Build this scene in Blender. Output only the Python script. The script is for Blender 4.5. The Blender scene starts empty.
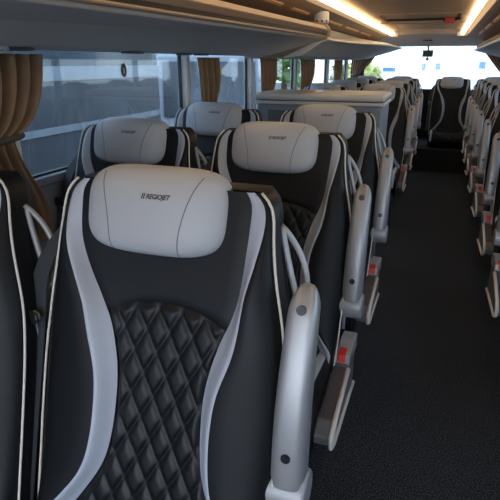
import bpy, bmesh, math, random
from mathutils import Vector, Matrix
random.seed(7)
S = bpy.context.scene
COL = S.collection
PI = math.pi

# ------------------------------------------------------------------ materials
def mat(name, col, rough=.5, metal=0., bump=0., bscale=200., spec=.5, var=0., vscale=8., emit=None, estr=0., coat=0., sheen=0.):
    m = bpy.data.materials.new(name); m.use_nodes = True
    nt = m.node_tree; b = nt.nodes['Principled BSDF']
    b.inputs['Base Color'].default_value = (*col, 1)
    b.inputs['Roughness'].default_value = rough
    b.inputs['Metallic'].default_value = metal
    b.inputs['Specular IOR Level'].default_value = spec
    if coat: b.inputs['Coat Weight'].default_value = coat
    if sheen: b.inputs['Sheen Weight'].default_value = sheen
    if emit:
        b.inputs['Emission Color'].default_value = (*emit, 1); b.inputs['Emission Strength'].default_value = estr
    tc = nt.nodes.new('ShaderNodeTexCoord')
    if bump:
        n = nt.nodes.new('ShaderNodeTexNoise'); n.inputs['Scale'].default_value = bscale; n.inputs['Detail'].default_value = 4
        nt.links.new(tc.outputs['Object'], n.inputs['Vector'])
        bp = nt.nodes.new('ShaderNodeBump'); bp.inputs['Strength'].default_value = bump; bp.inputs['Distance'].default_value = .004
        nt.links.new(n.outputs['Fac'], bp.inputs['Height']); nt.links.new(bp.outputs['Normal'], b.inputs['Normal'])
    if var:
        n = nt.nodes.new('ShaderNodeTexNoise'); n.inputs['Scale'].default_value = vscale; n.inputs['Detail'].default_value = 3
        nt.links.new(tc.outputs['Object'], n.inputs['Vector'])
        r = nt.nodes.new('ShaderNodeValToRGB')
        r.color_ramp.elements[0].position = .3; r.color_ramp.elements[1].position = .7
        r.color_ramp.elements[0].color = (*[max(0, c*(1-var)) for c in col], 1)
        r.color_ramp.elements[1].color = (*[min(1, c*(1+var)) for c in col], 1)
        nt.links.new(n.outputs['Fac'], r.inputs['Fac']); nt.links.new(r.outputs['Color'], b.inputs['Base Color'])
    return m

M = dict(
    leather = mat('dark_leather', (.0055, .006, .0075), .46, bump=.10, bscale=420, spec=.24),
    quilt   = mat('quilted_leather', (.005, .0055, .0065), .42, bump=.08, bscale=420, spec=.28),
    pale    = mat('pale_leather', (.40, .41, .435), .46, bump=.08, bscale=380, spec=.4),
    band    = mat('band_leather', (.36, .385, .44), .45, bump=.06, bscale=380),
    piping  = mat('cream_piping', (.62, .58, .52), .5),
    seam    = mat('seam_thread', (.14, .14, .15), .7),
    shell   = mat('shell_plastic', (.02, .021, .024), .5, bump=.05, bscale=500),
    silver  = mat('silver_plastic', (.36, .36, .37), .42, metal=.55, bump=.03, bscale=900),
    silver2 = mat('grey_plastic', (.33, .33, .34), .42, metal=.25),
    black   = mat('black_plastic', (.012, .012, .013), .45),
    steel   = mat('screw_steel', (.05, .05, .052), .3, metal=1),
    webbing = mat('belt_webbing', (.030, .034, .042), .75, bump=.2, bscale=700),
    tongue  = mat('belt_tongue', (.42, .42, .43), .4, metal=.4),
    red     = mat('buckle_red', (.62, .035, .02), .4),
    panel   = mat('panel_plastic', (.13, .13, .135), .45),
    inset   = mat('panel_inset', (.055, .05, .058), .55),
    logo    = mat('logo_print', (.02, .02, .024), .6),
    wall    = mat('wall_fabric', (.17, .19, .215), .75, bump=.1, bscale=300),
    pillar  = mat('pillar_plastic', (.62, .64, .65), .55),
    dark    = mat('dark_carpet_panel', (.007, .007, .008), .85),
    ceil    = mat('ceiling_fabric', (.60, .44, .30), .8, bump=.08, bscale=250),
    rack    = mat('rack_grey', (.60, .575, .54), .62, bump=.05, bscale=300),
    rack2   = mat('rack_pale', (.68, .665, .62), .55),
    tan     = mat('rack_tan', (.40, .29, .20), .55),
    tie     = mat('tie_band_cloth', (.085, .062, .045), .8),
    slot    = mat('painted_glow_tan', (.72, .44, .22), .5),  # base colour carries the orange glow of gaps lit by the strips
    brown   = mat('rack_brown', (.27, .21, .155), .6),
    header  = mat('header_grey', (.66, .58, .51), .6),
    curtain = mat('curtain_cloth', (.21, .122, .064), .85, bump=.2, bscale=500, var=.12, vscale=14, sheen=.3),
    cabinet = mat('cabinet_grey', (.22, .255, .30), .5),
    cabin2  = mat('cabinet_panel', (.115, .13, .15), .55),
    lid     = mat('cabinet_lid', (.56, .55, .53), .42),
    orange  = mat('leaflet_orange', (.75, .24, .06), .5),
    white   = mat('white_paint', (.78, .78, .76), .4),
    signg   = mat('sign_green', (.02, .09, .045), .5),
    asphalt = mat('asphalt', (.12, .12, .125), .9, bump=.3, bscale=40, var=.2),
    coach   = mat('coach_slate', (.075, .082, .088), .35, var=.25, vscale=1.3),
    coachw  = mat('coach_window', (.058, .070, .080), .12, var=.5, vscale=.9),
    coachs  = mat('coach_stripe', (.27, .29, .31), .35),
    tyre    = mat('tyre_rubber', (.015, .015, .015), .8),
    blue    = mat('window_blue', (.08, .22, .38), .2),
    plaster = mat('building_plaster', (.86, .85, .82), .8),
    roof    = mat('roof_sheet', (.55, .56, .56), .6),
    bark    = mat('bark', (.12, .085, .06), .9, bump=.4, bscale=20),
    leaf    = mat('leaf_green', (.20, .33, .09), .7, var=.5, vscale=.7),
    leaf2   = mat('leaf_yellow', (.42, .45, .13), .7, var=.4, vscale=.7),
    yellow  = mat('sticker_yellow', (.75, .48, .03), .5),
)
def lamp_mat(name, col, s):
    m = bpy.data.materials.new(name); m.use_nodes = True; nt = m.node_tree
    nt.nodes.remove(nt.nodes['Principled BSDF'])
    e = nt.nodes.new('ShaderNodeEmission'); e.inputs['Color'].default_value = (*col, 1); e.inputs['Strength'].default_value = s
    nt.links.new(e.outputs[0], nt.nodes['Material Output'].inputs['Surface']); return m
M['lamp'] = lamp_mat('lamp_diffuser', (1, .75, .46), 3.4)
def glass_mat(name, tint, streak):
    m = bpy.data.materials.new(name); m.use_nodes = True; nt = m.node_tree
    nt.nodes.remove(nt.nodes['Principled BSDF'])
    N = nt.nodes.new; L = nt.links.new
    t = N('ShaderNodeBsdfTransparent'); t.inputs['Color'].default_value = (*tint, 1)
    g = N('ShaderNodeBsdfGlossy'); g.inputs['Roughness'].default_value = .02
    lw = N('ShaderNodeLayerWeight'); lw.inputs['Blend'].default_value = .5
    pw = N('ShaderNodeMath'); pw.operation = 'POWER'; pw.inputs[1].default_value = 4; L(lw.outputs['Facing'], pw.inputs[0])
    fr = N('ShaderNodeMath'); fr.operation = 'MULTIPLY_ADD'; fr.inputs[1].default_value = .6; fr.inputs[2].default_value = .04; L(pw.outputs[0], fr.inputs[0])
    mx = N('ShaderNodeMixShader'); L(fr.outputs[0], mx.inputs[0]); L(t.outputs[0], mx.inputs[1]); L(g.outputs[0], mx.inputs[2])
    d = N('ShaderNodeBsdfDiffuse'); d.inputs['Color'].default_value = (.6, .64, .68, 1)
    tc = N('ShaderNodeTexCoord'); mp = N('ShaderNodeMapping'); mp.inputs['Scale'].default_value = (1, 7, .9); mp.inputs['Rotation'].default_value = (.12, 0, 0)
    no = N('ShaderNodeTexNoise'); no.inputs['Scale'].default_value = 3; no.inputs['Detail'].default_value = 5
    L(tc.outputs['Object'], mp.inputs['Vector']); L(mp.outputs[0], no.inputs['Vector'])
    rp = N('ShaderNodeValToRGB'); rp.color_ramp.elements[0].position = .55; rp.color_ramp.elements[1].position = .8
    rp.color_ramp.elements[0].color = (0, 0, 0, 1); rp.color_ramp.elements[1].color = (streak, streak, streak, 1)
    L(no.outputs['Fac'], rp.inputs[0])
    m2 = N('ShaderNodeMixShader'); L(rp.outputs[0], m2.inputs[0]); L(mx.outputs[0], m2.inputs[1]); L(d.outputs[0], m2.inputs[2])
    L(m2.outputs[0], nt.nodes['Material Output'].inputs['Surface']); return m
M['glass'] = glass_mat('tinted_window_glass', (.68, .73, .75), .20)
M['rear_glass'] = glass_mat('rear_window_glass', (.92, .94, .95), .05)
# carpet: near-black loop pile with pale flecks
def carpet():
    m = mat('speckled_carpet', (.012, .012, .013), .95); nt = m.node_tree; b = nt.nodes['Principled BSDF']
    tc = nt.nodes.new('ShaderNodeTexCoord'); L = nt.links.new
    v = nt.nodes.new('ShaderNodeTexNoise'); v.inputs['Scale'].default_value = 240; v.inputs['Detail'].default_value = 2
    L(tc.outputs['Object'], v.inputs['Vector'])
    r = nt.nodes.new('ShaderNodeValToRGB'); e = r.color_ramp.elements
    e[0].position = .50; e[0].color = (.012, .0135, .016, 1); e[1].position = .72; e[1].color = (.17, .18, .195, 1)
    L(v.outputs['Fac'], r.inputs[0]); L(r.outputs[0], b.inputs['Base Color'])
    bp = nt.nodes.new('ShaderNodeBump'); bp.inputs['Strength'].default_value = .7; bp.inputs['Distance'].default_value = .006
    L(v.outputs['Fac'], bp.inputs['Height']); L(bp.outputs[0], b.inputs['Normal'])
    b.inputs['Specular IOR Level'].default_value = .2
    return m
M['carpet'] = carpet()

# ------------------------------------------------------------------ helpers
def obj(name, bm, m, parent=None, smooth=False, kind=None, bevel=0):
    bmesh.ops.recalc_face_normals(bm, faces=bm.faces)
    me = bpy.data.meshes.new(name); bm.to_mesh(me); bm.free()
    mats = m if isinstance(m, (list, tuple)) else [m]
    for x in mats: me.materials.append(x)
    if smooth:
        for p in me.polygons: p.use_smooth = True
    o = bpy.data.objects.new(name, me); COL.objects.link(o)
    if parent: o.parent = parent
    if kind: o['kind'] = kind
    if bevel:
        md = o.modifiers.new('bevel', 'BEVEL'); md.width = bevel; md.segments = 3; md.limit_method = 'ANGLE'; md.angle_limit = math.radians(40)
    return o
def tag(o, label, cat, group=None):
    o['label'] = label; o['category'] = cat
    if group: o['group'] = group
    return o
def thing(name, label, cat, loc=(0, 0, 0), rz=0, group=None):
    o = bpy.data.objects.new(name, None); COL.objects.link(o); o.location = loc; o.rotation_euler = (0, 0, rz)
    o.empty_display_size = .1
    return tag(o, label, cat, group)
def box(bm, x0, x1, y0, y1, z0, z1, mi=0):
    v = [bm.verts.new(p) for p in ((x0,y0,z0),(x1,y0,z0),(x1,y1,z0),(x0,y1,z0),(x0,y0,z1),(x1,y0,z1),(x1,y1,z1),(x0,y1,z1))]
    for f in ((0,3,2,1),(4,5,6,7),(0,1,5,4),(1,2,6,5),(2,3,7,6),(3,0,4,7)):
        bm.faces.new([v[i] for i in f]).material_index = mi
def newbox(*a):
    bm = bmesh.new(); box(bm, *a); return bm
def grid(bm, fn, nu, nv, mi=0):
    vs = [[bm.verts.new(fn(i/nu, j/nv)) for i in range(nu+1)] for j in range(nv+1)]
    for j in range(nv):
        for i in range(nu):
            bm.faces.new((vs[j][i], vs[j][i+1], vs[j+1][i+1], vs[j+1][i])).material_index = mi
    return vs
def tube(bm, pts, r, sides=8, closed=False, flat=1.0):
    pts = [Vector(p) for p in pts]; n = len(pts); rings = []
    up = None
    for i, p in enumerate(pts):
        if closed: t = pts[(i+1) % n]-pts[i-1]
        else: t = pts[min(i+1, n-1)]-pts[max(i-1, 0)]
        t.normalize()
        if up is None:
            up = t.orthogonal().normalized()
        up = (up - t*up.dot(t)).normalized(); w = t.cross(up)
        rr = r(i/(n-1)) if callable(r) else r
        rings.append([bm.verts.new(p + (up*math.cos(a) + w*math.sin(a)*flat)*rr) for a in [2*PI*k/sides for k in range(sides)]])
    m = n if closed else n-1
    for i in range(m):
        a, b = rings[i], rings[(i+1) % n]
        for k in range(sides):
            bm.faces.new((a[k], a[(k+1) % sides], b[(k+1) % sides], b[k]))
    if not closed:
        bm.faces.new(rings[0]); bm.faces.new(rings[-1])
def prism(bm, poly, axis, a0, a1, mi=0):
    # poly of 2-D points extruded along axis 'x' (poly=(y,z)) or 'y' (poly=(x,z)) or 'z' (poly=(x,y))
    def P(p, a):
        return (a, p[0], p[1]) if axis == 'x' else ((p[0], a, p[1]) if axis == 'y' else (p[0], p[1], a))
    A = [bm.verts.new(P(p, a0)) for p in poly]; B = [bm.verts.new(P(p, a1)) for p in poly]; n = len(poly)
    bm.faces.new(A).material_index = mi; bm.faces.new(B).material_index = mi
    for i in range(n): bm.faces.new((A[i], A[(i+1) % n], B[(i+1) % n], B[i])).material_index = mi
def cyl(bm, c, axis, r, h, seg=24, r2=None):
    c = Vector(c); ax = Vector(axis).normalized(); u = ax.orthogonal().normalized(); w = ax.cross(u)
    r2 = r if r2 is None else r2
    A = [bm.verts.new(c - ax*h/2 + (u*math.cos(2*PI*k/seg)+w*math.sin(2*PI*k/seg))*r) for k in range(seg)]
    B = [bm.verts.new(c + ax*h/2 + (u*math.cos(2*PI*k/seg)+w*math.sin(2*PI*k/seg))*r2) for k in range(seg)]
    bm.faces.new(A); bm.faces.new(B)
    for k in range(seg): bm.faces.new((A[k], A[(k+1) % seg], B[(k+1) % seg], B[k]))
def spline(tab):
    tab = sorted(tab); xs = [t[0] for t in tab]; ys = [t[1] for t in tab]; n = len(xs)
    d = []
    for i in range(n):
        a = max(i-1, 0); b = min(i+1, n-1); d.append((ys[b]-ys[a])/(xs[b]-xs[a]))
    def f(x):
        if x <= xs[0]: return ys[0]
        if x >= xs[-1]: return ys[-1]
        i = 0
        while x > xs[i+1]: i += 1
        h = xs[i+1]-xs[i]; t = (x-xs[i])/h
        return ((2*t**3-3*t*t+1)*ys[i] + (t**3-2*t*t+t)*h*d[i] + (-2*t**3+3*t*t)*ys[i+1] + (t**3-t*t)*h*d[i+1])
    return f
def smooth01(t): t = max(0, min(1, t)); return t*t*(3-2*t)

# ------------------------------------------------------------------ seat
W_ = spline([(.42,.252),(.5,.256),(.6,.258),(.7,.260),(.83,.260),(.93,.253),(1.03,.236),(1.10,.227),(1.135,.223),(1.16,.214),(1.178,.196)])
BO_ = spline([(.40,.262),(.45,.256),(.50,.238),(.56,.190),(.61,.154),(.66,.136),(.74,.128),(.82,.133),(.90,.157),(.95,.168),(1.0,.182),(1.06,.204),(1.12,.213),(1.16,.205),(1.178,.185)])
BI_ = spline([(.40,.225),(.45,.214),(.50,.190),(.56,.150),(.61,.120),(.66,.104),(.74,.096),(.82,.099),(.90,.119),(.95,.142),(1.0,.163),(1.06,.179),(1.12,.184),(1.16,.182),(1.178,.17)])
ZB, ZT = .43, 1.178
def outl(z): return W_(z)
def bo(z): return min(BO_(z), outl(z)-.010-cs(z))
def bi(z): return min(BI_(z), bo(z)-.010)
def cs(z): return .014*smooth01((1.08-z)/.15)
def arc(x): return .957-.030*(x/.13)**2 if abs(x) < .2 else .89
def recl(z):
    return .30*(z-1.15) + .035*smooth01((.72-z)/.35)*0
DX, DZ = .050, .086
def quilt(x, z):
    a = x/DX + z/DZ; b = x/DX - z/DZ
    return (1-(1-abs(math.sin(PI*a)))**2.2)*(1-(1-abs(math.sin(PI*b)))**2.2)
def front(x, z, q=False):
    """y of the upholstery face: bolsters stand proud, the centre is hollow"""
    c = cs(z); ax = abs(x-c); w = outl(z) - (c if x > c else -c); o = bo(z); i = bi(z)
    top = smooth01((1.178-z)/.20); H = .010+.036*top; C = .008
    if ax >= o:
        t = (w-ax)/max(w-o, 1e-4); f = H*math.sin(PI*.5*max(0, min(1, t))**.55)
    elif ax >= i:
        t = (o-ax)/(o-i); f = H + (C+.004-H)*smooth01(t)
    else:
        f = C + .004*(ax/i)**2
    for e in (o, i): f -= .003*math.exp(-((ax-e)/.0035)**2)
    if q:
        d = min((i-ax)/.012, (arc(x-c)-z)/.012, 1); f += .0078*quilt(x, z)*max(0, d) - .003
    return recl(z) - f
def zr(v): return ZB + (ZT-ZB)*v
HA, HC, HD, HZ, HY = .154, .081, .056, 1.134, -.010     # headrest half sizes and centre
def hr_face(x, z, lift=0):
    zz = (z-HZ)
    k = 1-(abs(x)/HA)**4-(abs(zz)/HC)**3.6
    return HY + .30*zz*.9 + .012*(x/HA)**2 - HD*max(k, 0)**(1/2.4) - lift
def headrest_bm():
    bm = bmesh.new(); bmesh.ops.create_cube(bm, size=2)
    bmesh.ops.subdivide_edges(bm, edges=bm.edges[:], cuts=22, use_grid_fill=True)
    for v in bm.verts:
        u = v.co.normalized(); lo, hi = 0, 2
        u = Vector((u.x*1.0, u.y*.7, u.z*.8)).normalized()
        for _ in range(30):
            r = (lo+hi)/2
            g = (abs(r*u.x)/HA)**4 + (abs(r*u.z)/HC)**3.6 + (abs(r*u.y)/HD)**2.4
            if g > 1: hi = r
            else: lo = r
        p = u*r
        v.co = (p.x, HY + p.y*(1 if p.y < 0 else .7) + .30*p.z*.9 + .012*(p.x/HA)**2, HZ + p.z)
    return bm
def logo_mesh():
    cu = bpy.data.curves.new('logo', 'FONT'); cu.body = 'REGIOJET'; cu.size = .0125; cu.shear = .25; cu.align_x = 'LEFT'; cu.offset = .00035
    cu.space_character = .95; cu.extrude = 0; cu.resolution_u = 3
    to = bpy.data.objects.new('logo_tmp', cu); COL.objects.link(to)
    bpy.context.view_layer.update()
    dg = bpy.context.evaluated_depsgraph_get()
    me = bpy.data.meshes.new_from_object(to.evaluated_get(dg)); bpy.data.objects.remove(to)
    bm = bmesh.new(); bm.from_mesh(me); bpy.data.meshes.remove(me)
    for k in range(2):
        x = -.0095 + k*.0042
        vs = [bm.verts.new((x + dx, dy, 0)) for dx, dy in ((-.0012, -.001), (.0013, -.001), (.0039, .0095), (.0014, .0095))]
        bm.faces.new(vs)
    bmesh.ops.triangulate(bm, faces=bm.faces[:])
    xs = [v.co.x for v in bm.verts]; x0, x1 = min(xs), max(xs); k = .060/(x1-x0)
    for v in bm.verts:
        x = (v.co.x-(x0+x1)/2)*k + .025; z = 1.168 + v.co.y*k
        v.co = (x, hr_face(x, z, .0008), z)
    return bm
LOGO = None
def build_seat(name, s, label, cat, group):
    """s=+1: aisle on the +x side; s=-1 mirrored"""
    root = thing(name, label, cat, group=group)
    fl = lambda p: (s*(p[0]-.013*smooth01((p[2]-.88)/.22)), p[1], p[2])
    G = lambda bm, fn, nu, nv: grid(bm, lambda u, v: fl(fn(u, v)), nu, nv)
    # --- backrest: bolsters, upper centre and the rim running back to the shell
    bm = bmesh.new(); NV = 70
    for sg in (-1, 1):
        def fb(u, v, sg=sg):
            z = zr(v); w = outl(z); o = bo(z); c = cs(z); x = sg*w + (sg*o+c-sg*w)*u**1.5; return (x, front(x, z), z)
        G(bm, fb, 10, NV)
    def fu(u, v):
        x0 = 2*u-1
        zb = arc(x0*bi(.93)); z = zb + (ZT-zb)*v; x = x0*bi(z)+cs(z); g = math.exp(-(z-zb)/.004)*.004
        return (x, front(x, z)+g, z)
    G(bm, fu, 24, 24)
    per = [(-outl(zr(v/40)), zr(v/40)) for v in range(41)] + [(outl(zr(1-v/40)), zr(1-v/40)) for v in range(41)]
    rim = []
    for dy, ins in ((0, 0), (.02, -.004), (.055, -.002)):
        rim.append([bm.verts.new(fl(((abs(x)-ins)*(1 if x > 0 else -1), recl(z)+dy, z))) for x, z in per])
    for a, b in zip(rim, rim[1:]):
        for k in range(len(per)-1): bm.faces.new((a[k], a[k+1], b[k+1], b[k]))
    bmesh.ops.remove_doubles(bm, verts=bm.verts, dist=.0002)
    back = obj('backrest', bm, M['leather'], root, True)
    bm = bmesh.new()
    def fq(u, v):
        x0 = 2*u-1
        zb = arc(x0*bi(.93)); z = ZB + (zb-ZB)*v; x = x0*bi(z)+cs(z); return (x, front(x, z, True), z)
    G(bm, fq, 76, 130); obj('quilted_panel', bm, M['quilt'], back, True)
    for sg in (-1, 1):
        bm = bmesh.new()
        def fs(u, v, sg=sg):
            z = zr(v); o = bo(z); i = bi(z); x = sg*(o + (i-o)*u)+cs(z); return (x, front(x, z)-.001, z)
        G(bm, fs, 8, NV); c = obj('side_band', bm, M['band'], back, True); c['label'] = 'pale grey leather band'
        bm = bmesh.new()
        tube(bm, [fl((sg*(outl(zr(v/60))+.0035), recl(zr(v/60))-.009, zr(v/60))) for v in range(61)], .0027, 8)
        c = obj('piping', bm, M['piping'], back, True); c['label'] = 'cream piping'
    # --- back shell
    bm = bmesh.new(); rings = []
    for dy, k in ((.045, .995), (.075, .985), (.10, .93), (.115, .80)):
        rings.append([bm.verts.new(fl((x*k, recl(z)+dy, 1.0+(z-.80)*k-.20*1))) for x, z in per])
    for a, b in zip(rings, rings[1:]):
        n = len(per)
        for j in range(n): bm.faces.new((a[j], a[(j+1) % n], b[(j+1) % n], b[j]))
    bm.faces.new(rings[-1]); obj('back_shell', bm, M['shell'], root, True)
    # --- headrest
    hr = obj('headrest', headrest_bm(), M['pale'], root, True); hr['label'] = 'pale grey leather headrest'
    hr.location.x = -.027*s; hr.location.z = -.004
    bm = logo_mesh(); obj('logo', bm, M['logo'], hr)
    for sg in (-1, 1):
        bm = bmesh.new(); pts = []
        for k in range(25):
            t = k/24; z = HZ+HC*.93*(1-2*t); x = sg*(.072 + .036*(1-t)**2.2)
            pts.append((x, hr_face(x, z, -.0002), z))
        tube(bm, pts, .0011, 6); obj('seam', bm, M['seam'], hr, True)
    # --- cushion
    bm = bmesh.new()
    y0, y1 = -.62, -.19
    def prof(v):          # v 0 front bottom -> 1 back top
        L = [(y0+.03, .335), (y0, .37), (y0-.005, .43), (y0+.02, .475), (y0+.07, .495), (y0+.2, .497), (y0+.33, .485), (y1, .475)]
        q = v*(len(L)-1); i = min(int(q), len(L)-2); t = q-i
        p = [L[max(i-1, 0)], L[i], L[i+1], L[min(i+2, len(L)-1)]]
        return [.5*((2*p[1][c])+(-p[0][c]+p[2][c])*t+(2*p[0][c]-5*p[1][c]+4*p[2][c]-p[3][c])*t*t+(-p[0][c]+3*p[1][c]-3*p[2][c]+p[3][c])*t**3) for c in (0, 1)]
    def fc(xa, xb, q):
        def f(u, v):
            x = xa+(xb-xa)*u; y, z = prof(v); ax = abs(x)
            b = .018*smooth01((ax-.12)/.06) - .05*smooth01((ax-.215)/.05)**2
            h = b
            if q: h += .009*quilt(x, y*.95+.8*z)-.003
            n = smooth01((v-.25)/.3)
            return (x, y-h*(1-n)*.9, z+h*n)
        return f
    for xa, xb in ((-.25, -.232), (-.205, -.125), (.125, .205), (.232, .25)): G(bm, fc(xa, xb, False), 6, 40)
    ends = [[], []]
    for e, sg in enumerate((-1, 1)):
        f = fc(sg*.25, sg*.25, False); top = [bm.verts.new(fl(f(0, k/40))) for k in range(41)]; bot = [bm.verts.new(fl((sg*.25, f(0, k/40)[1], .335))) for k in range(41)]
        for k in range(40): bm.faces.new((top[k], top[k+1], bot[k+1], bot[k]))
    box(bm, -.245, .245, y0+.03, y1+.03, .325, .45)
    cu = obj('cushion', bm, M['leather'], root, True)
    bm = bmesh.new(); G(bm, fc(-.125, .125, True), 60, 90); obj('quilted_panel', bm, M['quilt'], cu, True)
    for sg in (-1, 1):
        bm = bmesh.new(); G(bm, lambda u, v: fc(sg*.205, sg*.232, False)(u, .2*v), 8, 10); obj('cushion_edge', bm, M['leather'], cu, True)
        bm = bmesh.new(); fq2 = fc(sg*.205, sg*.232, False); G(bm, lambda u, v: fq2(u, .2+.8*v), 8, 40); c = obj('side_band', bm, M['band'], cu, True); c['label'] = 'pale grey leather band'
    # --- seat pan and pedestal
    bm = bmesh.new(); box(bm, -.24, .24, -.56, -.05, .25, .33)
    obj('seat_pan', bm, M['black'], root, bevel=.012)
    for yy in (-.47, -.13):
        bm = bmesh.new(); prism(bm, [(yy-.03, .26), (yy+.03, .26), (yy+.05, .0), (yy-.05, .0)], 'x', .12*s-.03, .12*s+.03)
        obj('pedestal_leg', bm, M['black'], root, bevel=.006)
    # --- raised armrest with two screws on its pivot
    ax = .287*s; az = .672 if s > 0 else .632
    bm = bmesh.new()
    def arm(u, v):
        t = v; a = 2*PI*u; z = az+.363*t
        yc = -.125+.085*t-.02*math.sin(PI*t)
        wx = .0325*(1-.2*t**2); wy = .036*(1-.35*t**2)
        if t > .86: k = math.sqrt(max(0, 1-((t-.86)/.14)**2)); wx *= k; wy *= max(k, .02)
        if t < .04: wx *= .9
        c, d = math.cos(a), math.sin(a); e = .62
        return (ax + wx*math.copysign(abs(c)**e, c), yc + wy*math.copysign(abs(d)**e, d), z)
    vs = grid(bm, arm, 32, 50); bm.faces.new([bm.verts[k] for k in range(0)]) if False else None
    bmesh.ops.remove_doubles(bm, verts=bm.verts, dist=.0003)
    a_ = obj('armrest', bm, M['silver'], root, True); a_['label'] = 'silver armrest folded up'
    for t in (.19, .90):
        z = az+.363*t; yc = -.125+.085*t-.02*math.sin(PI*t)-.036*(1-.35*t**2)
        bm = bmesh.new(); cyl(bm, (ax, yc-.0005, z), (0, 1, -.18), .009, .004, 16); cyl(bm, (ax, yc-.0015, z), (0, 1, -.18), .0055, .005, 6)
        obj('screw', bm, M['steel'], a_)
    bm = bmesh.new(); cyl(bm, (ax-.008*s, -.122, az-.030), (1, 0, 0), .043, .090, 32)
    obj('armrest_pivot', bm, M['silver2'], root, True, bevel=.008)
    # --- aisle side panel: plastic cheek with cream rim, dark inset and buckle
    prof_p = [(-.06, .42), (-.13, .465), (-.22, .452), (-.36, .425), (-.44, .408), (-.48, .384), (-.475, .350), (-.43, .328), (-.30, .32), (-.06, .30)]
    bm = bmesh.new(); prism(bm, prof_p, 'x', .250*s, .304*s)
    sp = obj('side_panel', bm, M['panel'], root, bevel=.008)
    bm = bmesh.new(); tube(bm, [(.305*s, y, z) for y, z in ((-.06, .30), (-.18, .312), (-.30, .32), (-.43, .328), (-.477, .35), (-.483, .386), (-.442, .411), (-.36, .428), (-.22, .455))], .008, 10)
    c = obj('rim', bm, M['piping'], sp, True); c['label'] = 'cream rim'
    bm = bmesh.new(); prism(bm, [(-.215, .459), (-.34, .435), (-.41, .420), (-.435, .408), (-.435, .40), (-.41, .40), (-.34, .41), (-.215, .44)], 'x', .256*s, .297*s)
    obj('inset', bm, M['inset'], sp, bevel=.003)
    bm = bmesh.new(); prism(bm, [(-.195, .45), (-.19, .488), (-.10, .500), (-.03, .49), (-.02, .43), (-.115, .43)], 'x', .256*s, .304*s)
    bk = obj('buckle', bm, M['silver2'], root, bevel=.004)
    bm = bmesh.new(); prism(bm, [(-.199, .462), (-.194, .489), (-.158, .497), (-.158, .462)], 'x', .264*s, .290*s)
    c = obj('release_button', bm, M['red'], bk, bevel=.002); c['label'] = 'red release button'
    # --- grab handle on the aisle shoulder
    bm = bmesh.new(); P0 = Vector((.226, .03, 1.115)); P1 = Vector((.268, .0, .93)); out = Vector((.024, .030, 0)); pts = []
    for k in range(17):
        t = k/16; b = math.sin(PI*t)**.8 if 0 < t < 1 else 0; pts.append(P0.lerp(P1, .02+.96*t) + out*b)
    for k in range(12): pts.append(P1.lerp(P0, (k+.5)/12)+Vector((.002, .004, 0)))
    tube(bm, [fl(p) for p in pts], .0062, 10, closed=True)
    c = obj('grab_handle', bm, M['silver2'], root, True); c['label'] = 'silver loop handle'
    # --- lap belt hanging at the window side
    bm = bmesh.new(); N = 24; path = []
    for k in range(N+1):
        t = k/N; path.append(Vector((-.281-.004*t, .30*(1.10-.62*t-1.15)-.016, 1.10-.62*t)))
    for k in range(6):
        q = 1-k/6; path[k] += Vector((.10*q*q, .10*q*q, .03*q))
    def fbelt(u, v):
        q = v*N; i = min(int(q), N-1); p = path[i].lerp(path[i+1], q-i); d = Vector((-1, .12, 0))
        return p + d*(u-.4)*.042
    for off in (0, .003):
        grid(bm, lambda u, v: fl(fbelt(u, v)+Vector((0, off, 0))), 2, N)
    be = obj('seat_belt', bm, M['webbing'], root, True); be['label'] = 'dark seat belt strap'
    bm = bmesh.new(); c0 = path[8]+Vector((.002, -.006, 0))
    d = Vector((-.92, .38, 0)); n = Vector((-.12, -1, 0)).normalized()
    def tq(a, b, dep): return fl(c0 + d*(a-.0) + Vector((0, 0, b)) + n*dep)
    def plate(pts, d0, d1):
        A = [bm.verts.new(tq(a, b, d0)) for a, b in pts]; B = [bm.verts.new(tq(a, b, d1)) for a, b in pts]; k = len(pts)
        bm.faces.new(A); bm.faces.new(B)
        for i in range(k): bm.faces.new((A[i], A[(i+1) % k], B[(i+1) % k], B[i]))
    plate([(-.012, .012), (.046, .012), (.050, .0), (.034, -.012), (.004, -.012), (-.014, 0)], .002, .012)
    for a0, a1, b0, b1 in ((.002, .010, -.06, -.008), (.026, .034, -.06, -.008), (.010, .026, -.06, -.050), (.010, .026, -.026, -.008)):
        plate([(a0, b0), (a1, b0), (a1, b1), (a0, b1)], .005, .008)
    obj('tongue', bm, M['tongue'], be)['label'] = 'silver belt tongue'
    bm = bmesh.new(); plate([(-.020, .018), (.052, .018), (.056, .004), (.038, -.012), (-.006, -.012), (-.024, .004)], .010, .018)
    obj('tongue_grip', bm, M['black'], be, bevel=.003)
    return root
def dup(root, loc, rz, label, group=None, skip=()):
    r = root.copy(); COL.objects.link(r); r.location = loc; r.rotation_euler = (0, 0, rz); r['label'] = label
    if group: r['group'] = group
    for ch in list(root.children):
        if ch.name.split('.')[0] in skip: continue
        c = ch.copy(); COL.objects.link(c); c.parent = r
        for g in ch.children:
            d = g.copy(); COL.objects.link(d); d.parent = c
    return r

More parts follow.
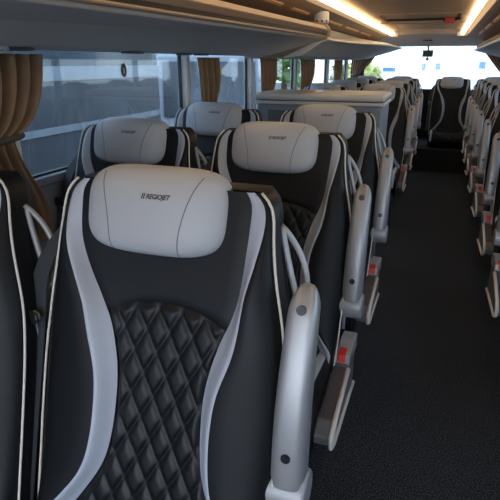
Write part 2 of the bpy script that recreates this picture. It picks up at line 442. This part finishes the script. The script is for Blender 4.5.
GA, GB, GC, GR = 'left block aisle seats', 'left block window seats', 'single seats along the right wall', 'seats in the rear row'
XA, XB, XC = -.468, -1.022, .650
OFF = .045
seatL = build_seat('passenger_chair', 1, 'large foreground black quilted coach seat filling the lower left, pale branded headrest', 'seat', GA)
seatR = build_seat('passenger_chair', -1, 'right hand single seat nearest the camera, cut off by the photo edge', 'seat', GC)
A_ROWS = [(.79, None), (1.6, 'second aisle seat from the front on the left, directly behind the large foreground seat'),
          (2.39, 'left aisle seat standing right in front of the grey cabinet'),
          (4.93, 'left aisle seat directly behind the grey cabinet, its headrest above the lid corner'),
          (5.93, 'left aisle seat second behind the grey cabinet'),
          (6.95, 'left aisle seat third behind the grey cabinet, just before the rear row')]
B_ROWS = [(.74, 'black seat cut off at the left photo edge, showing its shoulder and loop handle'),
          (1.56, 'window seat beside the big coach window, second from the front on the left'),
          (2.34, 'window seat in front of the cabinet left end, by the second window curtain'),
          (4.93, 'window seat just behind the cabinet, headrest peeking over its lid, leftmost there'),
          (5.93, 'window seat second behind the cabinet, headrest showing over the lid'),
          (6.95, 'window seat third behind the cabinet, near the rear left curtain')]

C_ROWS = [(2.65, None), (3.46, 'second single seat on the right, its silver armrest at the right photo edge'),
          (4.30, 'third single seat from the camera on the right'),
          (5.08, 'fourth single seat from the camera on the right'),
          (5.83, 'fifth single seat from the camera on the right'),
          (6.55, 'sixth single seat from the camera on the right'),
          (7.22, 'seventh single seat from the camera on the right, just before the rear row')]
for y, lb in A_ROWS:
    if lb is None: seatL.location = (XA, y+OFF, 0)
    else: dup(seatL, (XA-(.014 if y < 3 else .05), y+OFF, 0), 0, lb, GA)
NOARM = ('armrest', 'armrest_pivot', 'side_panel', 'buckle')
for y, lb in B_ROWS: dup(seatL, (XB+(.0 if y < 1 else -.012 if y == 2.34 else 0), y+OFF-(.03 if y < 1 else 0), 0), .12 if y < 1 else 0, lb, GB, NOARM)
for y, lb in C_ROWS:
    if lb is None: seatR.location = (XC, y+OFF, 0)
    else: dup(seatR, (XC, y+OFF, 0), 0, lb, GC)
NOLEG = ('pedestal_leg', 'seat_pan')
dup(seatL, (.155, 7.90+OFF, .0), 0, 'rear row middle seat at the end of the aisle facing straight down it', GR, NOLEG + ('armrest', 'armrest_pivot', 'side_panel', 'buckle', 'grab_handle'))
dup(seatL, (XA-.06, 7.90+OFF, 0), 0, 'rear row seat just left of the middle aisle end seat', GR, NOLEG+NOARM)
dup(seatL, (XB, 7.90+OFF, 0), 0, 'rear row seat in the left corner by the rear curtain', GR, NOLEG+NOARM)
dup(seatR, (.66, 7.90+OFF, 0), 0, 'rear row seat in the right corner by the rear curtain', GR, NOLEG+NOARM)

# ------------------------------------------------------------------ shell of the coach
XL, XR, YF, YR = -1.36, .98, -1.6, 8.30
H = 1.4                                   # eye height above the floor
obj('floor', newbox(XL, XR, YF, YR, -.06, 0), M['carpet'], kind='structure')
obj('trim_1', newbox(XL+.02, XR-.02, 7.22, YR-.02, 0, .30), M['dark'], kind='structure', bevel=.01)     # step of the rear row
def side_wall(name, x, thick, pillars, sill, m):
    bm = bmesh.new(); x0, x1 = sorted((x, x+thick))
    box(bm, x0, x1, YF, YR, 0, sill); box(bm, x0, x1, YF, YR, 1.50, 1.98)
    ob = obj(name, bm, M['wall'], kind='structure')
    n = 1
    for p in pillars:
        bm = bmesh.new(); box(bm, x0-.004, x1+.004, p-.028, p+.028, sill, 1.50); obj('trim_2', bm, M['pillar'], kind='structure', bevel=.01)
    bm = bmesh.new(); s = 1 if thick < 0 else -1
    box(bm, min(x1 if s > 0 else x0-.03, 9), (x1+.03) if s > 0 else x0, YF, YR, sill-.02, sill+.012); obj('trim_3', bm, M['wall'], kind='structure', bevel=.006)
PL = [-.05, 1.36, 2.70, 3.76, 5.05, 6.60, 8.0]
side_wall('wall_left', XL, -.05, PL, .99, M['wall'])
PRR = [0, 1.5, 3.0, 4.5, 6.0, 7.4]
side_wall('wall_right', XR, .05, PRR, 1.02, M['wall'])
wn = 1
def pane(x, ya, yb, z0, z1):
    global wn
    o = obj('window_%d' % wn, newbox(x-.003, x+.003, ya, yb, z0, z1), M['glass'], kind='structure'); wn += 1
    bm = bmesh.new()
    for a, b, c, d in ((ya, yb, z0, z0+.014), (ya, ya+.014, z0, z1), (yb-.014, yb, z0, z1)): box(bm, x-.008, x+.008, a, b, c, d)
    obj('window_seal', bm, M['black'], o)
ed = [YF] + PL + [YR]
for a, b in zip(ed, ed[1:]):
    if b-a > .5: pane(XL-.03, a+.035, b-.035, .99, 1.50)
ed = [YF] + PRR + [YR]
for a, b in zip(ed, ed[1:]): pane(XR+.03, a+.035, b-.035, 1.02, 1.50)
# rear wall with its window
bm = bmesh.new()
box(bm, XL, XR, YR, YR+.06, 0, 1.0); box(bm, XL, -1.16, YR, YR+.06, 1.0, 1.98); box(bm, .86, XR, YR, YR+.06, 1.0, 1.98); box(bm, -1.16, .86, YR, YR+.06, 1.66, 1.98)
obj('wall_rear', bm, M['dark'], kind='structure')
o = obj('window_%d' % wn, newbox(-1.16, .86, YR+.02, YR+.026, 1.0, 1.66), M['rear_glass'], kind='structure')
bm = bmesh.new(); box(bm, -1.16, .86, YR+.01, YR+.035, 1.64, 1.66); box(bm, -1.16, .86, YR+.01, YR+.035, 1.0, 1.02)
obj('window_seal', bm, M['black'], o)
# rear header: grey curved fascia over the rear window
bm = bmesh.new()
prism(bm, [(7.78, 1.755), (7.86, 1.74), (8.10, 1.622), (8.28, 1.612), (8.28, 1.98), (7.78, 1.98)], 'x', XL+.02, XR-.02)
hd = obj('trim_4', bm, M['header'], kind='structure', bevel=.012)
# ceiling
bm = bmesh.new()
prism(bm, [(-.84, 1.775), (-.70, 1.795), (-.60, 1.82), (.08, 1.82), (.14, 1.795), (.28, 1.775), (.28, 1.99), (-.84, 1.99)], 'y', YF, 7.80)
obj('ceiling', bm, M['ceil'], kind='structure')
bm = bmesh.new(); box(bm, XL-.05, XR+.05, YF, YR+.06, 1.985, 2.03); obj('ceiling', bm, M['ceil'], kind='structure')
# service panels over the racks (dark brown), left and right, with tan strips painted as lit gaps
bm = bmesh.new(); prism(bm, [(-.845, 1.715), (-.80, 1.735), (-.795, 1.78), (-1.34, 1.80), (-1.34, 1.66), (-1.0, 1.655)], 'y', YF, 7.79); obj('trim_5', bm, M['brown'], kind='structure')
bm = bmesh.new(); prism(bm, [(.285, 1.715), (.24, 1.735), (.235, 1.78), (.96, 1.80), (.96, 1.66), (.50, 1.655)], 'y', YF, 7.79); obj('trim_6', bm, M['brown'], kind='structure')
# light strips
for nm, poly, lb in (('light_strip', [(-.70, 1.772), (-.745, 1.746), (-.740, 1.738), (-.695, 1.762)], 'long warm white light strip along the left edge of the ceiling'),
                     ('light_strip', [(.148, 1.772), (.194, 1.746), (.190, 1.738), (.144, 1.762)], 'long warm white light strip along the right edge of the ceiling')):
    sg = -1 if poly[0][0] < 0 else 1
    t = thing(nm, lb, 'light', (0, 0, 0), group='ceiling light strips')
    bm = bmesh.new(); prism(bm, poly, 'y', YF, 7.76); obj('diffuser', bm, M['lamp'], t)
    bm = bmesh.new()
    cx = sum(p[0] for p in poly)/4
    prism(bm, [(cx-.065, 1.79), (cx-.065, 1.728), (cx+.065, 1.728), (cx+.065, 1.79)], 'y', 7.762, 7.775); obj('end_cap', bm, M['header'], t)

# luggage racks
def rack(poly_bottom, poly_front, y0, y1, label, mb, vents=()):
    t = thing('luggage_rack', label, 'luggage rack', (0, 0, 0), group='overhead luggage racks')
    bm = bmesh.new(); prism(bm, poly_bottom, 'y', y0, y1); b = obj('bottom_panel', bm, mb, t, bevel=.004)
    bm = bmesh.new(); prism(bm, poly_front, 'y', y0, y1-.01); f = obj('front_door', bm, M['tan'], t, bevel=.004)
    return t, b, f
def left_poly(k=0): return [(-1.355, 1.444), (-1.27, 1.437), (-1.15, 1.448), (-.77, 1.540), (-.755, 1.560), (-.80, 1.575), (-1.355, 1.50)]
t, b, f = rack(left_poly(), [(-.765, 1.578), (-.752, 1.600), (-.775, 1.624), (-.90, 1.650), (-1.34, 1.655), (-1.34, 1.58), (-.80, 1.578)], YF, 3.58, 'nearest overhead luggage rack, grey underside and tan front, upper left of photo', M['rack'])
bm = bmesh.new(); prism(bm, [(-.772, 1.560), (-.772, 1.578), (-1.2, 1.60), (-1.2, 1.54)], 'y', YF, 3.57); c = obj('slot', bm, M['black'], t); c['label'] = 'dark slot under the door'
bm = bmesh.new(); prism(bm, [(-.748, 1.556), (-.738, 1.60), (-.766, 1.634), (-.90, 1.66), (-1.3, 1.66), (-1.3, 1.58), (-.85, 1.58)], 'y', 3.575, 3.605); obj('end_cap', bm, M['tan'], t, bevel=.004)
bm = bmesh.new(); tube(bm, [(-.757, YF, 1.556), (-.757, 3.58, 1.556)], .006, 8); obj('lip', bm, M['tan'], t, True)
for px in (1.22, 1.30, 1.95, 2.42, 2.62):
    bm = bmesh.new(); x = -1.235; c0 = (x, px, 1.4265)
    for k in range(1):
        ring = [bm.verts.new((x+.030*math.cos(a), px+.045*math.sin(a)*(1.6 if px != 1.22 else 1), 1.4325)) for a in [2*PI*j/20 for j in range(20)]]
        top = [bm.verts.new((v.co.x, v.co.y, 1.45)) for v in ring]
        bm.faces.new(ring)
        for j in range(20): bm.faces.new((ring[j], ring[(j+1) % 20], top[(j+1) % 20], top[j]))
    obj('air_vent', bm, M['black'] if px != 1.22 else M['silver'], t)
for part in list(t.children):
    if part.name.startswith('air_vent'): continue
    for v in part.data.vertices:
        v.co.z -= .0115*(3.58-v.co.y)*smooth01((v.co.x+1.2)/.4)
# recessed tan filler between the racks, then the far rack
bm = bmesh.new(); prism(bm, [(-1.355, 1.425), (-1.2, 1.43), (-.98, 1.53), (-.96, 1.655), (-1.355, 1.655)], 'y', 3.61, 4.02); obj('trim_7', bm, M['tan'], kind='structure')
bm = bmesh.new()
def far(u, v):
    y = 4.03+3.87*v
    k = smooth01(v*1.3); lipx = -.84+.25*smooth01(v*1.05); lipz = 1.555+.025*k
    P = [(-1.355, 1.430), (-1.24, 1.424), (-1.05, 1.445), (lipx-.06, lipz-.018), (lipx, lipz), (lipx-.02, lipz+.016), (lipx-.14, lipz+.05), (-.95, 1.655), (-1.34, 1.655), (-1.355, 1.430)]
    q = u*(len(P)-1); i = min(int(q+1e-6), len(P)-2); w = q-i
    return (P[i][0]+(P[i+1][0]-P[i][0])*w, y, P[i][1]+(P[i+1][1]-P[i][1])*w)
vs = grid(bm, far, 9, 24)
for r in (vs[0], vs[-1]): bm.faces.new(r[:-1])
t = thing('luggage_rack', 'far overhead luggage rack on the left with pale underside, ending before the rear window', 'luggage rack', group='overhead luggage racks')
obj('bottom_panel', bm, M['rack2'], t)
bm = bmesh.new(); tube(bm, [(-.84+.25*smooth01(v/24*1.05)-.004, 4.03+3.87*v/24, 1.557+.025*smooth01(v/24*1.3)) for v in range(25)], .007, 8); obj('lip', bm, M['white'], t, True)
# right rack
rp = [(.979, 1.435), (.86, 1.425), (.75, 1.44), (.375, 1.540), (.355, 1.555), (.40, 1.575), (.979, 1.50)]
t, b, f = rack(rp, [(.385, 1.578), (.37, 1.600), (.40, 1.624), (.52, 1.650), (.96, 1.655), (.96, 1.58), (.43, 1.578)], YF, 7.90, 'overhead luggage rack above the right hand single seats', M['rack2'])
bm = bmesh.new(); tube(bm, [(.357, YF, 1.553), (.357, 7.90, 1.553)], .010, 8); obj('lip', bm, M['white'], t, True)
bm = bmesh.new(); prism(bm, [(.392, 1.560), (.392, 1.578), (.8, 1.60), (.8, 1.54)], 'y', YF, 7.88); obj('slot', bm, M['brown'], t)
# orange tan bars beside the strips: glow of lit gaps put into the colour
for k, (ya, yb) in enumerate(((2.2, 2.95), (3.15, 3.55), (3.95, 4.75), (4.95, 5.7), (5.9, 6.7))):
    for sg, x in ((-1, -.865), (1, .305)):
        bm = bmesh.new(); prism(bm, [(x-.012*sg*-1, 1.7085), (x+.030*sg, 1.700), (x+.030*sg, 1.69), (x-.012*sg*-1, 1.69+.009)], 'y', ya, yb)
        o = obj('painted_lit_gap', bm, M['slot']); tag(o, 'orange tan strips painted as lit gaps in the panels between light strip and racks, either side', 'painted gap', 'painted lit gaps')
# small pale fitting under the left strip
t = thing('ceiling_sensor', 'small pale rounded fitting hanging below the left light strip, dark slots around it', 'sensor', (-.835, 3.72, 1.655))
bm = bmesh.new(); cyl(bm, (0, 0, .03), (0, 0, 1), .055, .075, 28, .05); obj('housing', bm, M['white'], t, True, bevel=.008)
for k in range(10):
    a = 2*PI*k/10; bm = bmesh.new(); cyl(bm, (.0545*math.cos(a), .0545*math.sin(a), .006), (math.cos(a), math.sin(a), 0), .007, .005, 8); obj('slot', bm, M['black'], t)
# roof hatch
t = thing('roof_hatch', 'roof hatch in the tan ceiling with dark gap and red handle', 'hatch', (-.27, 5.62, 1.815))
bm = bmesh.new()
for a, zz in (((-.42, .42, -.36, -.30), -.003), ((-.42, .42, .30, .36), -.04), ((-.42, -.36, -.30, .30), -.02), ((.36, .42, -.30, .30), -.02)): box(bm, *a, zz, .01)
obj('frame', bm, M['ceil'], t, bevel=.008)
bm = bmesh.new(); box(bm, -.355, .355, .270, .2985, -.018, .004); obj('gap', bm, M['black'], t)
bm = bmesh.new(); box(bm, -.33, .33, -.27, .16, -.003, .006); obj('hatch_panel', bm, M['ceil'], t, bevel=.008)
bm = bmesh.new(); box(bm, .22, .31, .17, .23, -.055, .0); c = obj('handle', bm, M['red'], t, bevel=.006); c['label'] = 'red emergency handle'
bm = bmesh.new(); box(bm, .20, .33, .23, .26, -.03, .0); obj('handle_mount', bm, M['black'], t)
# emergency sign at the rear window
t = thing('exit_sign', 'small dark green sign hanging at the top of the rear window', 'sign', (-.25, 8.22, 1.515))
bm = bmesh.new(); box(bm, -.072, .072, -.012, .012, -.045, .045); obj('panel', bm, M['signg'], t, bevel=.003)
bm = bmesh.new(); box(bm, -.012, .012, -.004, .004, .045, .10); obj('hanger', bm, M['black'], t)
bm = bmesh.new(); cyl(bm, (0, 0, -.075), (0, 1, 0), .022, .03, 16); box(bm, -.006, .006, -.005, .005, -.06, -.045); obj('hammer_knob', bm, M['black'], t)
# small mark on the header
o = obj('header_badge', newbox(-.33, -.20, 7.945, 7.957, 1.675, 1.688), M['black']); o.rotation_euler = (0, 0, 0); tag(o, 'tiny dark badge on the grey fascia above the rear window', 'badge')

# ------------------------------------------------------------------ curtains
def curtain(P0, along, width, ztop, ztie, zbot, pinch, label, group, normal, shift=0.0, npl=7, camp=.026):
    """P0 the gathered corner, hung along 'along', tied towards P0"""
    root = thing('curtain', label, 'curtain', (0, 0, 0), group=group)
    P0 = Vector(P0); A = Vector(along); Nn = Vector(normal); bm = bmesh.new()
    prof = spline([(0, 1.0), (.25, .98), (.5, .94), (.8, .84 if pinch > .6 else .7), (1, pinch)]) if abs(A.y) > .5 else spline([(0, 1.0), (.5, .66), (1, pinch)])
    def f(u, v):
        z = ztop+(zbot-ztop)*v
        if z >= ztie:
            k = prof((ztop-z)/(ztop-ztie))
        else: k = pinch+(pinch*.25)*smooth01((ztie-z)/max(ztie-zbot, .01)*1.3)
        ph = u*2*PI*npl+.7*math.sin(3*v+u*5); amp = camp*(.7+.3*k)*(1-.5*abs(math.sin(3.7*u+1)))
        a = u*k*width + shift*max(0, 1-abs((z-ztie)/.3))
        return P0 + A*a + Nn*(amp*math.sin(ph)+.012*math.sin(PI*u)) + Vector((0, 0, z))
    grid(bm, f, 120, 60); o = obj('cloth', bm, M['curtain'], root, True)
    md = o.modifiers.new('thick', 'SOLIDIFY'); md.thickness = .003
    bm = bmesh.new(); w = pinch*width+.01
    tube(bm, [P0+A*(w*.5+w*.55*math.cos(a)+shift)+Nn*(.035*math.sin(a))+Vector((0, 0, ztie+.01*math.cos(a))) for a in [2*PI*k/28 for k in range(28)]], .011, 8, closed=True)
    obj('tie_band', bm, M['tie'], root, True)
    return root
GCU = 'brown curtains along the left windows'
cx = XL+.055
curtain((cx+.02, .88, 0), (0, 1, 0), .60, 1.424, 1.165, .80, .68, 'brown curtain at the far left photo edge, tied in beside the first window', GCU, (1, 0, 0), npl=9, camp=.036)
for y, w, lb in ((2.71, .29, 'brown curtain on the second pillar, left of the window with the warning sticker'),
                 (3.79, .40, 'brown curtain by the left end of the cabinet, right of the warning sticker window'),
                 (4.98, .58, 'brown curtain between the two green tree windows behind the cabinet'),
                 (6.66, .50, 'brown curtain on the left wall nearest the rear, above the far headrests')):
    curtain((cx, y, 0), (0, 1, 0), w, 1.424, 1.13, .82, .44, lb, GCU, (1, 0, 0), shift=.05, npl=5, camp=.036)
curtain((-1.32, 8.225, 0), (1, 0, 0), .42, 1.60, 1.22, 1.0, .25, 'brown curtain swept aside at the left edge of the rear window', 'rear window curtains', (0, -1, 0))
curtain((.95, 8.225, 0), (-1, 0, 0), .50, 1.60, 1.20, 1.0, .30, 'brown curtain swept aside at the right edge of the rear window', 'rear window curtains', (0, -1, 0))

# ------------------------------------------------------------------ cabinet amid the seats
t = thing('cabinet', 'grey chest high cabinet with a pale lid, behind the third row on the left', 'cabinet', (0, 0, 0))
cx0, cx1, cy0, cy1 = -1.135, -.312, 3.20, 3.66
bm = bmesh.new(); box(bm, cx0+.012, cx1-.012, cy0+.012, cy1, 0, 1.145); obj('body', bm, M['cabinet'], t, bevel=.008)
bm = bmesh.new(); box(bm, cx0+.09, cx1-.075, cy0+.004, cy0+.02, .2, 1.11); obj('front_panel', bm, M['cabin2'], t, bevel=.003)
bm = bmesh.new(); box(bm, cx0, cx1, cy0, cy1+.01, 1.146, 1.167); obj('lid_rim', bm, M['lid'], t, bevel=.006)
bm = bmesh.new(); box(bm, cx0, cx1, cy0-.004, cy1+.014, 1.171, 1.215); obj('lid', bm, M['lid'], t, bevel=.018)
bm = bmesh.new(); box(bm, cx0+.01, cx1-.01, cy0+.01, cy1, 1.166, 1.172); obj('lid_gap', bm, M['black'], t)
t = thing('leaflet', 'small orange and white leaflet lying on the cabinet lid', 'leaflet', (-.80, 3.40, 1.2152), .2)
obj('page', newbox(-.05, .02, -.035, .035, 0, .004), M['orange'], t); obj('page', newbox(.022, .07, -.03, .03, 0, .012), M['white'], t)
# warning stickers on the glass
o = obj('warning_sticker', newbox(XL-.026, XL-.0245, -.036, .036, 0, .055), M['yellow']); o.location = (0, 3.12, 1.315); o.data.vertices[0].co
bm = bmesh.new(); prism(bm, [(-.045, 0), (.045, 0), (0, .085)], 'x', XL-.026, XL-.0245); bpy.data.objects.remove(o)
o = obj('warning_sticker', bm, M['yellow']); o.location = (0, 3.21, 1.315); tag(o, 'yellow triangular warning sticker on the second left window', 'sticker')
bm = bmesh.new(); prism(bm, [(-.009, .015), (.009, .015), (.004, .058), (-.004, .058)], 'x', XL-.0244, XL-.0238); c = obj('warning_mark', bm, M['black'], o)
t = thing('window_sticker', 'small dark oval sticker on the large first left window', 'sticker', (XL-.0255, 2.10, 1.365))
bm = bmesh.new(); prism(bm, [(.022*math.cos(a), .030*math.sin(a)) for a in [2*PI*k/24 for k in range(24)]], 'x', -.001, .001); obj('disc', bm, M['black'], t)
bm = bmesh.new(); prism(bm, [(-.003, -.014), (.003, -.014), (.003, .010), (-.003, .010)], 'x', .001, .0016); obj('mark', bm, M['white'], t)

# ------------------------------------------------------------------ outside
G0 = -1.25
o = obj('ground', newbox(-60, 40, -25, 70, G0-.1, G0), M['asphalt'], kind='structure')
# parked coach alongside
t = thing('coach', 'dark slate coach with pale stripes parked alongside the first left window', 'coach', (0, 0, 0))
def coach_shape(z0, z1, inset):
    bm = bmesh.new(); x1 = -3.7-inset; x0 = -6.3+inset; y0, y1 = -9, 7.1
    P = [(x0, y0), (x1, y0)] + [(x1-.9+.9*math.cos(a), y1-.9+.9*math.sin(a)) for a in [PI/2*k/10 for k in range(11)]] + [(x0, y1)]
    prism(bm, P, 'z', z0, z1); return bm
obj('lower_body', coach_shape(-.80, .70, .0), M['coach'], t)
obj('belt_stripe', coach_shape(.70, .77, -.012), M['coachs'], t)
obj('mid_body', coach_shape(.77, 1.22, .0), M['coach'], t)
obj('upper_stripe', coach_shape(1.22, 1.36, -.012), M['coachs'], t)
obj('window_band', coach_shape(1.36, 2.15, .01), M['coachw'], t)
obj('roof', coach_shape(2.15, 2.45, .02), M['coach'], t)
for y in (2.6, -5.0):
    bm = bmesh.new(); cyl(bm, (-3.87, y, G0+.5), (1, 0, 0), .5, .3, 32); obj('wheel', bm, M['tyre'], t, True)
# white minibus beyond
t = thing('minibus', 'pale blue minibus seen through the window with the warning sticker', 'minibus', (-5.35, 11.7, G0), .44)
bm = bmesh.new()
prof_m = [(-2.5, .45), (-2.55, 1.2), (-2.42, 1.55), (-2.05, 2.75), (-1.8, 2.95), (2.6, 2.95), (2.75, 2.8), (2.75, .45)]
prism(bm, prof_m, 'x', -1.05, 1.05); bo_ = obj('body', bm, M['coachs'], t, bevel=.08)
bm = bmesh.new(); prism(bm, [(-2.435, 1.62), (-2.11, 2.66), (-2.03, 2.63), (-2.35, 1.60)], 'x', -.93, .93); obj('windscreen', bm, M['coachw'], t)
for y0 in (-1.7, -.4, .9):
    bm = bmesh.new(); box(bm, -1.065, 1.065, y0, y0+1.15, 1.65, 2.55); obj('side_window', bm, M['coachw'], t, bevel=.03)
bm = bmesh.new(); box(bm, -1.0, 1.0, -2.66, -2.5, .45, .85); obj('bumper', bm, M['white'], t, bevel=.04)
for x in (-.75, .75):
    bm = bmesh.new(); box(bm, x-.16, x+.16, -2.60, -2.5, 1.0, 1.22); obj('headlight', bm, M['white'], t, bevel=.03)
for x in (-.95, .95):
    for y in (-1.6, 1.7):
        bm = bmesh.new(); cyl(bm, (x, y, .38), (1, 0, 0), .38, .25, 28); obj('wheel', bm, M['tyre'], t, True)
# trees
def tree(loc, h, r, m, label, n=1500, group='trees beyond the left windows'):
    t = thing('tree', label, 'tree', loc, group=group)
    bm = bmesh.new(); tube(bm, [(0, 0, 0), (.1, 0, h*.3), (0, .1, h*.6), (.1, .1, h*.85)], lambda k: .22*(1-.8*k), 10); obj('trunk', bm, M['bark'], t, True)
    bm = bmesh.new(); rnd = random.Random(int(abs(loc[0]*31+loc[1]*7)))
    blobs = [(Vector((rnd.uniform(-.6, .6)*r, rnd.uniform(-.6, .6)*r, h*rnd.uniform(.3, .95))), r*rnd.uniform(.35, .6)) for _ in range(12)]
    for _ in range(n):
        c, q = rnd.choice(blobs); d = Vector((rnd.gauss(0, 1), rnd.gauss(0, 1), rnd.gauss(0, 1))).normalized()*q*rnd.uniform(.6, 1)
        p = c+d; a = Vector((rnd.gauss(0, 1), rnd.gauss(0, 1), rnd.gauss(0, .6))).normalized(); b = a.orthogonal().normalized(); s_ = rnd.uniform(.10, .22)*r/2.2
        bm.faces.new([bm.verts.new(p+a*s_*1.6), bm.verts.new(p+b*s_), bm.verts.new(p-a*s_*1.6), bm.verts.new(p-b*s_)])
    obj('crown', bm, m, t)
tree((-9.0, 17.8, G0), 6.0, 2.0, M['leaf2'], 'yellow green tree in the window left of the cabinet end')
tree((-7.7, 23.5, G0), 7, 2.3, M['leaf'], 'green tree seen above the cabinet left half')
tree((-9.0, 30.5, G0), 7.5, 3.0, M['leaf'], 'deeper green tree seen above the cabinet, behind the window seats')
tree((-14.5, 27.0, G0), 8.5, 3.4, M['leaf2'], 'tall pale tree standing back between the green trees')
tree((-5.6, 36.0, G0), 1.9, 2.0, M['leaf2'], 'yellow green bush at the left side of the rear window')
# white building behind
t = thing('building', 'bright white low building with blue windows seen through the rear window', 'building', (0, 46, G0))
obj('wall', newbox(-5.2, 22, 0, 9, 0, 9.5), M['plaster'], t); obj('roof', newbox(-5.6, 22.4, -.3, 9.3, 9.5, 9.9), M['roof'], t)
for x, z, w, h, m in ((-.75, 2.0, .5, .62, 'blue'), (-1.8, 2.0, .42, .6, 'blue'), (2.5, 2.1, .6, .62, 'blue'), (-4.9, 1.85, 1.1, .42, 'blue'), (-.4, 1.2, 3.2, .16, 'coachs'), (5.5, 2.0, .8, .7, 'blue')):
    f = obj('window', newbox(x, x+w, -.05, .05, z, z+h), M['white'], t); obj('pane', newbox(x+.06, x+w-.06, -.07, -.05, z+.06, z+h-.06), M[m], f)

# ------------------------------------------------------------------ light
w = bpy.data.worlds.new('sky'); S.world = w; w.use_nodes = True; nt = w.node_tree
bg = nt.nodes['Background']
tc = nt.nodes.new('ShaderNodeTexCoord'); sp = nt.nodes.new('ShaderNodeSeparateXYZ'); nt.links.new(tc.outputs['Generated'], sp.inputs[0])
rp = nt.nodes.new('ShaderNodeValToRGB'); e = rp.color_ramp.elements
e[0].position = 0.0; e[0].color = (.82, .90, 1, 1); e[1].position = .6; e[1].color = (.55, .72, 1, 1)
nt.links.new(sp.outputs['Z'], rp.inputs[0]); nt.links.new(rp.outputs[0], bg.inputs['Color']); bg.inputs['Strength'].default_value = 3.8

# ------------------------------------------------------------------ camera
f, vx, vy = 500, 445, 62
d = Vector((vx-250, 250-vy, f)).normalized()
a = math.asin(d[0]); b = math.acos(d[2]/math.cos(a))
F = Vector((-math.sin(a)*math.cos(b), math.cos(a)*math.cos(b), -math.sin(b))); R = Vector((math.cos(a), math.sin(a), 0)); U = R.cross(F)
cam = bpy.data.cameras.new('camera'); co = bpy.data.objects.new('camera', cam); COL.objects.link(co)
cam.sensor_width = 36; cam.sensor_fit = 'HORIZONTAL'; cam.lens = 36; cam.clip_start = .02; cam.clip_end = 300
co.matrix_world = Matrix(((R.x, U.x, -F.x, 0), (R.y, U.y, -F.y, 0), (R.z, U.z, -F.z, H), (0, 0, 0, 1)))
S.camera = co
S.view_settings.view_transform = 'Standard'; S.view_settings.look = 'None'; S.view_settings.gamma = 1; S.view_settings.use_curve_mapping = False
S.view_settings.exposure = .60
